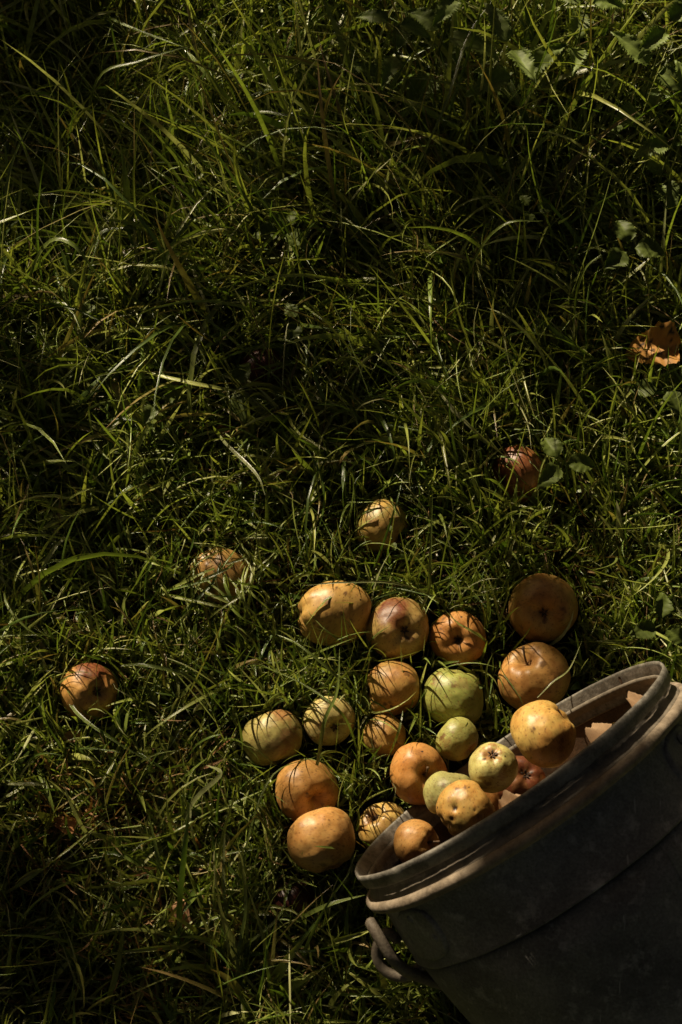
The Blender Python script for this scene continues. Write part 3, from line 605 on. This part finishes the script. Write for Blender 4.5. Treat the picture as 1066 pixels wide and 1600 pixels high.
P = centrelines(x, y, RNG.uniform(.02, .06, m), RNG.uniform(0, 6.283, m), RNG.uniform(.3, 1.3, m), RNG.normal(.4, .8, m), 6, .8, .01)
P, ok = resolve(P, .05); m = len(P); k = RNG.random((m, 1)); c = np.array([.50, .31, .17])*(1-k)+np.array([.24, .10, .04])*k
add(DM, *ribbons(P, RNG.uniform(.0015, .0045, m), RNG.uniform(0, .8, m), c, c, None))
g = link('dead_grass', mesh_np('dead_grass', np.vstack(DM[0]), np.vstack(DM[1]), col=np.vstack(DM[2])), M_DEAD); tag(g, 'brown dead grass and thatch between the green blades', 'dead grass', kind='stuff')

# ------------------------------------------------------------------ leaves and small plants
def leaf_mesh(name, base, d, nrm, L, W, col, curl=.6, fold=.35, serr=.0, shape=.45, rnd=0, holes=(), ripple=.05, spots=0, colvar=.25):
    """leaf blade as a bent grid with real thickness"""
    nu, nv = 30, 13; rg = np.random.default_rng(rnd); d = np.array(d, float); d /= np.linalg.norm(d)
    nrm = np.array(nrm, float); nrm -= d*(nrm@d); nrm /= np.linalg.norm(nrm); sd = np.cross(nrm, d)
    U, Wv = np.meshgrid(np.linspace(0, 1, nu), np.linspace(-1, 1, nv), indexing='ij')
    hw = W*.5*np.sin(np.pi*np.clip(U, 0, 1)**shape)**.8*(1-.12*U)+.0004
    saw = 1-serr*(np.arange(nu) % 2)[:, None]*(abs(Wv) > .8)+.04*rg.normal(size=(nu, 1))
    X = U+serr*.05*(abs(Wv) > .8)+.04*abs(Wv)
    th = curl*X; cx = np.where(abs(curl) > 1e-3, np.sin(th)/max(abs(curl), 1e-3)*np.sign(curl), X); cz = (np.cos(th)-1)/max(abs(curl), 1e-3)*np.sign(curl)
    y = hw*Wv*saw; z = abs(Wv)*hw*fold+ripple*W*np.sin(U*26+abs(Wv)*5)*abs(Wv)*.35+ripple*W*.6*np.sin(U*7+Wv*3+rnd)
    P = np.array(base)+L*cx[..., None]*d+(L*cz+z)[..., None]*nrm+y[..., None]*sd
    tn = .00035; top = P.reshape(-1, 3); bot = (P-nrm*tn).reshape(-1, 3); q = grid_quads(nu, nv)
    keep = np.ones(len(q), bool)
    for hu, hv, hr in holes:
        cu = U.ravel()[q].mean(1); cv = Wv.ravel()[q].mean(1); keep &= np.hypot(cu-hu, (cv-hv)*.5) > hr
    q = q[keep]; V = np.vstack([top, bot]); Q = np.vstack([q, (q+nu*nv)[:, ::-1]])
    vein = np.clip(1-abs(np.sin(U*22-abs(Wv)*5))*5, 0, 1)*.25+np.clip(1-abs(Wv)*7, 0, 1)*.5
    c = np.array(col)[None, None]*(1+colvar*rg.normal(size=(nu, nv, 1))*.5)*(1+vein[..., None]*.7)
    for k in range(spots):
        su, sv, sr = rg.uniform(.1, .9), rg.uniform(-.8, .8), rg.uniform(.02, .055); kk = (np.hypot(U-su, (Wv-sv)*.4) < sr)[..., None]; c = np.where(kk, np.array([.02, .012, .008]), c)
    c = np.concatenate([c, np.full((nu, nv, 1), .5)], -1).reshape(-1, 4); c = np.vstack([c, c])
    return mesh_np(name, V, Q, col=c)
M_DRY = blade_mat('dry_leaf', .12, .6, .3)
def dry(px, py, z, ang, L, W, col, label, tilt=.35, curl=1.2, fold=.6, rnd=0, **k):
    b = at(px, py, z); d = np.array([math.cos(ang), math.sin(ang), .1]); n = np.array([random.uniform(-tilt, tilt), -.35, 1])
    b = b-d*L*.45
    o = link('dry_leaf', leaf_mesh('dry_leaf', [0, 0, 0], d, n, L, W, col, curl, fold, .07, rnd=rnd, ripple=.12, **k), M_DRY, loc=b); tag(o, label, 'leaf', 'fallen dry leaves in the grass')
    V, Q = tube([[0, 0, 0], -d*.008-n*.002, -d*.018+n*.003], .0006, 6); link('leaf_stalk', mesh_np('leaf_stalk', V, Q), M_STEM, o)
dry(1020, 540, .075, 3.3, .075, .052, (.40, .20, .05), 'yellow-orange fallen leaf with black spots at the right edge', curl=1.5, fold=.35, rnd=3, spots=16)
dry(97, 1287, .035, 3.0, .036, .017, (.50, .22, .08), 'small curled orange-brown leaf at the far left below the lone apple', curl=1.0, fold=.7, rnd=5)
dry(288, 1440, .045, -1.4, .052, .017, (.48, .27, .15), 'narrow curled tan leaf low in the grass left of the bucket', curl=1.6, fold=.9, rnd=8)
dry(122, 1185, .012, 1.3, .075, .05, (.05, .022, .014), 'dark brown leaf lying flat in shade under the lone apple', curl=.4, fold=.2, rnd=11)
dry(428, 1492, .04, .9, .03, .011, (.50, .34, .20), 'tiny shrivelled tan leaf near the bottom, left of the bucket handle', curl=1.8, fold=.9, rnd=12)
dry(355, 670, .03, .5, .03, .014, (.20, .10, .04), 'tiny brown leaf scrap deep in the grass left of centre', curl=1.0, fold=.7, rnd=13)
dry(118, 1150, .03, .2, .028, .012, (.20, .11, .05), 'small brown leaf edge just under the lone apple', curl=1.2, fold=.5, rnd=14)
LG = (.09, .12, .022)
def weed(px, py, label, cat, n, L, W, height, rnd, name='broadleaf_weed', serr=.0, col=LG, shape=.6, group=None, flat=.3):
    b = at(px, py, height*.8); b[2] = -.01; rg = random.Random(rnd); L, W = (L*.72, W*.66) if n < 8 else (L*.9, W*.85)
    root = tag(empty(name, b), label, cat, group)
    pts = smooth_path([[0, 0, 0], [rg.uniform(-.01, .01), rg.uniform(-.01, .01), height*.5], [rg.uniform(-.015, .015), rg.uniform(-.015, .015), height]], 8)
    V, Q = tube(pts, np.linspace(.0016, .0009, 8), 7); link('stem', mesh_np('stem', V, Q, col=np.tile([[.10, .12, .03, .5]], (len(V), 1))), M_LEAF, root)
    for k in range(n):
        if n > 3: lvl = 1-(k//2)*.24; a = rnd+(k//2)*1.57+(k % 2)*3.14; sc = .65+.35*(k//2)/max(1, n//2-1)
        else: lvl = 1.0; a = rnd+k*2.1; sc = 1
        p0 = pts[min(7, int(lvl*7))]; d = np.array([math.cos(a), math.sin(a), flat+rg.uniform(-.2, .3)])
        me = leaf_mesh('leaf', p0+d*.006, d, [0.1, -.2, 1], L*sc*rg.uniform(.85, 1.15), W*sc, np.array(col)*rg.uniform(.8, 1.3), rg.uniform(.4, 1.1), .35, serr, shape, rnd=int(rnd*10)+k, ripple=.07)
        link('leaf', me, M_LEAF, root)
for (px, py, h, L, W, r, lb) in [(700, 25, .20, .07, .042, 1, 'serrated nettle at the top edge, leftmost of the tall nettles'),
    (808, 95, .17, .075, .045, 2, 'crinkled nettle right of centre below the top edge'),
    (915, 45, .19, .06, .036, 3, 'nettle under the long pale blade near the top right'),
    (1035, 70, .20, .065, .042, 4, 'nettle in the top right corner'),
    (1055, 205, .18, .055, .036, 5, 'nettle at the right edge below the long pale blade'),
    (615, 60, .16, .055, .034, 6, 'dim nettle near the top, between the sunlit patch and the tall nettles')]:
    weed(px, py, lb, 'nettle', 8, L*1.2, W*1.15, h+.05, r, 'nettle_plant', .28, shape=.55, col=(.15, .20, .045), group='nettles along the top')
for (px, py, h, L, W, n, r, lb) in [(455, 385, .09, .040, .036, 3, 1.3, 'three-leaved weed in the grass above the dark red apple'),
    (450, 492, .08, .028, .028, 2, 2.2, 'glossy round-leaved weed just above the dark red apple'),
    (265, 618, .07, .036, .026, 2, 4.4, 'small weed with one bright leaf left of the dark red apple'),
    (380, 600, .06, .050, .032, 2, 5.1, 'low dark leafy weed beside the dark red apple'),
    (895, 735, .09, .045, .036, 3, 6.2, 'leafy weed right of the red-brown apple'),
    (1015, 975, .08, .038, .032, 3, 7.7, 'lobed weed above the right end of the bucket rim'),
    (995, 405, .13, .045, .042, 3, 8.1, 'broad-leaved weed above the spotted yellow leaf'),
    (1050, 620, .07, .040, .036, 2, 9.4, 'round-leaved weed at the right edge below the spotted yellow leaf'),
    (840, 330, .12, .024, .022, 3, 10.6, 'small clover-like weed in the dark grass right of centre'),
    (620, 830, .05, .022, .014, 4, 11.2, 'tiny-leaved weed beside the small yellow-green apple'),
    (730, 1085, .05, .02, .012, 4, 12.6, 'fine-leaved sprig between the green apple and the broad orange apple'),
    (375, 1260, .04, .024, .018, 3, 13.3, 'small pale weed left of the orange apple pair'),
    (300, 1480, .04, .028, .022, 3, 14.9, 'low weed beside the narrow curled tan leaf'),
    (160, 470, .07, .028, .024, 3, 15.1, 'small weed in the grass at the left above centre'),
    (20, 640, .05, .034, .03, 2, 16.4, 'dark low weed at the left edge')]:
    weed(px, py, lb, 'weed', n, L, W, h, r, serr=.12, group='broad-leaved weeds in the grass', shape=.75)
# scrap of green leaf at the stem of the broad orange apple
# folded tan dried leaves inside the bucket mouth, on the plane a little inside the rim
M_TAN = blade_mat('tan_leaf', .15, .6, .25)
def on_plane(px, py, z):
    v = ray(px, py); return CAM+v*(((BC-BA*z-CAM)@BA)/(v@BA))
def tan_leaf(p0, p1, z, W, fold, curl, rnd, label):
    a, b = on_plane(*p0, z), on_plane(*p1, z+.004); d = b-a; L = np.linalg.norm(d); v = CAM-a; v /= np.linalg.norm(v)
    o = link('dried_leaf', leaf_mesh('dried_leaf', [0, 0, 0], d, v*.6+SUN*.8, L, W, (.36, .24, .15), curl, fold, .02, .6, rnd=rnd, ripple=.30, colvar=.12), M_TAN, loc=a)
    tag(o, label, 'leaf', 'folded tan leaves in the bucket'); return o
tan_leaf((935, 1180), (988, 1088), .015, .030, .8, .35, 4, 'folded tan leaf in the bucket mouth right of the large golden apple')
tan_leaf((1000, 1110), (1022, 1058), .014, .028, .5, .5, 9, 'small pale tan leaf at the far right end of the bucket mouth')
tan_leaf((785, 1275), (845, 1222), .030, .024, .6, .6, 15, 'tan leaf tucked under the pale green apple with the brown cap')
# ------------------------------------------------------------------ unseen tree up-sun of the camera; its leaf clusters are placed to throw dappled shade
def build_tree():
    SD = SUN_D; base = SD*4.4; base[2] = 0; base = base+np.array([-1.75, -1.1, 0])
    root = tag(empty('shade_tree', base), 'unseen leafy apple tree beyond the top left, its leaves placed to cast dappled shade', 'tree')
    rg = np.random.default_rng(21)
    # leaf clusters set to shade these spots (picture centre x, y, radius x, y, leaves)
    D = [(90, 110, 110, 120, 60), (230, 330, 180, 90, 36), (650, 290, 220, 80, 46), (870, 470, 120, 80, 34), (560, 640, 100, 50, 12), (70, 650, 90, 120, 18),
         (40, 1420, 80, 150, 34), (240, 1590, 130, 40, 16), (850, 950, 42, 34, 12), (410, 590, 60, 40, 14), (900, 1375, 170, 48, 44), (930, 1490, 200, 110, 44), (780, 1420, 80, 40, 16), (640, 1550, 50, 50, 12),
         (455, 1405, 45, 30, 8), (50, 880, 50, 80, 8), (1000, 250, 70, 50, 10), (1020, 1280, 80, 50, 24), (50, 330, 80, 70, 10)]
    tips = []; VV = []; QQ = []; CC = []; off = 0
    for (px, py, rx, ry, n) in D:
        zt = .34 if px > 700 and py > 1200 else .06
        dist = rg.uniform(3.3, 4.6)
        ctr = at(px, py, zt)+SUN*dist; tips.append(ctr)
        for k in range(n):
            a = rg.uniform(0, 6.283); q = math.sqrt(rg.random()); p = at(px+rx*q*math.cos(a), py+ry*q*math.sin(a), zt)+SUN*(dist+rg.uniform(-.35, .35))
            d = rg.normal(size=3); d[2] -= .4; d /= np.linalg.norm(d); nn = rg.normal(size=3)+SUN*.9; nn -= d*(nn@d); nn /= np.linalg.norm(nn); sdv = np.cross(nn, d)
            L = rg.uniform(.055, .085); W = L*.55; us = np.array([0, .3, .65, 1.]); ws = np.array([.05, .9, .8, .05])*W*.5
            P = np.stack([p+L*us[:, None]*d-ws[:, None]*sdv+abs(ws)[:, None]*nn*.4, p+L*us[:, None]*d, p+L*us[:, None]*d+ws[:, None]*sdv+abs(ws)[:, None]*nn*.4], 1)
            VV.append(P.reshape(-1, 3)); QQ.append(np.array([[i*3+j, i*3+j+1, i*3+j+4, i*3+j+3] for i in range(3) for j in range(2)])+off); off += 12
            CC.append(np.tile([[.06*rg.uniform(.7, 1.4), .10*rg.uniform(.8, 1.3), .02, .5]], (12, 1)))
    # fill the rest of the crown above the shading boughs
    for k in range(5200):
        v = rg.normal(size=3); v /= np.linalg.norm(v); p = base+np.array([0, 0, 3.6])+v*np.array([2.4, 2.4, 1.4])*rg.random()**.4
        p = p+SUN*0; 
        if (p-SUN*(p[2]/SUN[2]))[1] < 2.6 and abs((p-SUN*(p[2]/SUN[2]))[0]) < 1.6: continue
        d = rg.normal(size=3); d /= np.linalg.norm(d); nn = rg.normal(size=3); nn -= d*(nn@d); nn /= np.linalg.norm(nn); sdv = np.cross(nn, d); L = rg.uniform(.06, .09); W = L*.55
        us = np.array([0, .3, .65, 1.]); ws = np.array([.05, .9, .8, .05])*W*.5
        P = np.stack([p+L*us[:, None]*d-ws[:, None]*sdv, p+L*us[:, None]*d+0*ws[:, None]*nn, p+L*us[:, None]*d+ws[:, None]*sdv], 1)
        VV.append(P.reshape(-1, 3)); QQ.append(np.array([[i*3+j, i*3+j+1, i*3+j+4, i*3+j+3] for i in range(3) for j in range(2)])+off); off += 12; CC.append(np.tile([[.07, .11, .02, .5]], (12, 1)))
    link('crown', mesh_np('crown', np.vstack(VV)-base, np.vstack(QQ), col=np.vstack(CC)), M_TLEAF, root)
    V, Q = tube(smooth_path([base*0+[0, 0, -.1], [.03, .02, .6], [-.04, -.05, 1.3], [.02, .05, 2.2], [0, 0, 3.6]], 20), np.linspace(.15, .05, 20), 14)
    link('trunk', mesh_np('trunk', V, Q), M_BARK, root)
    for i, t_ in enumerate(tips):
        e = t_-base; st = np.array([0, 0, 2.0+.05*i]); V, Q = tube(smooth_path([st, st*.5+e*.5+[0, 0, .25], e], 14), np.linspace(.022, .003, 14), 8)
        link('limb', mesh_np('limb', V, Q), M_BARK, root)
build_tree()
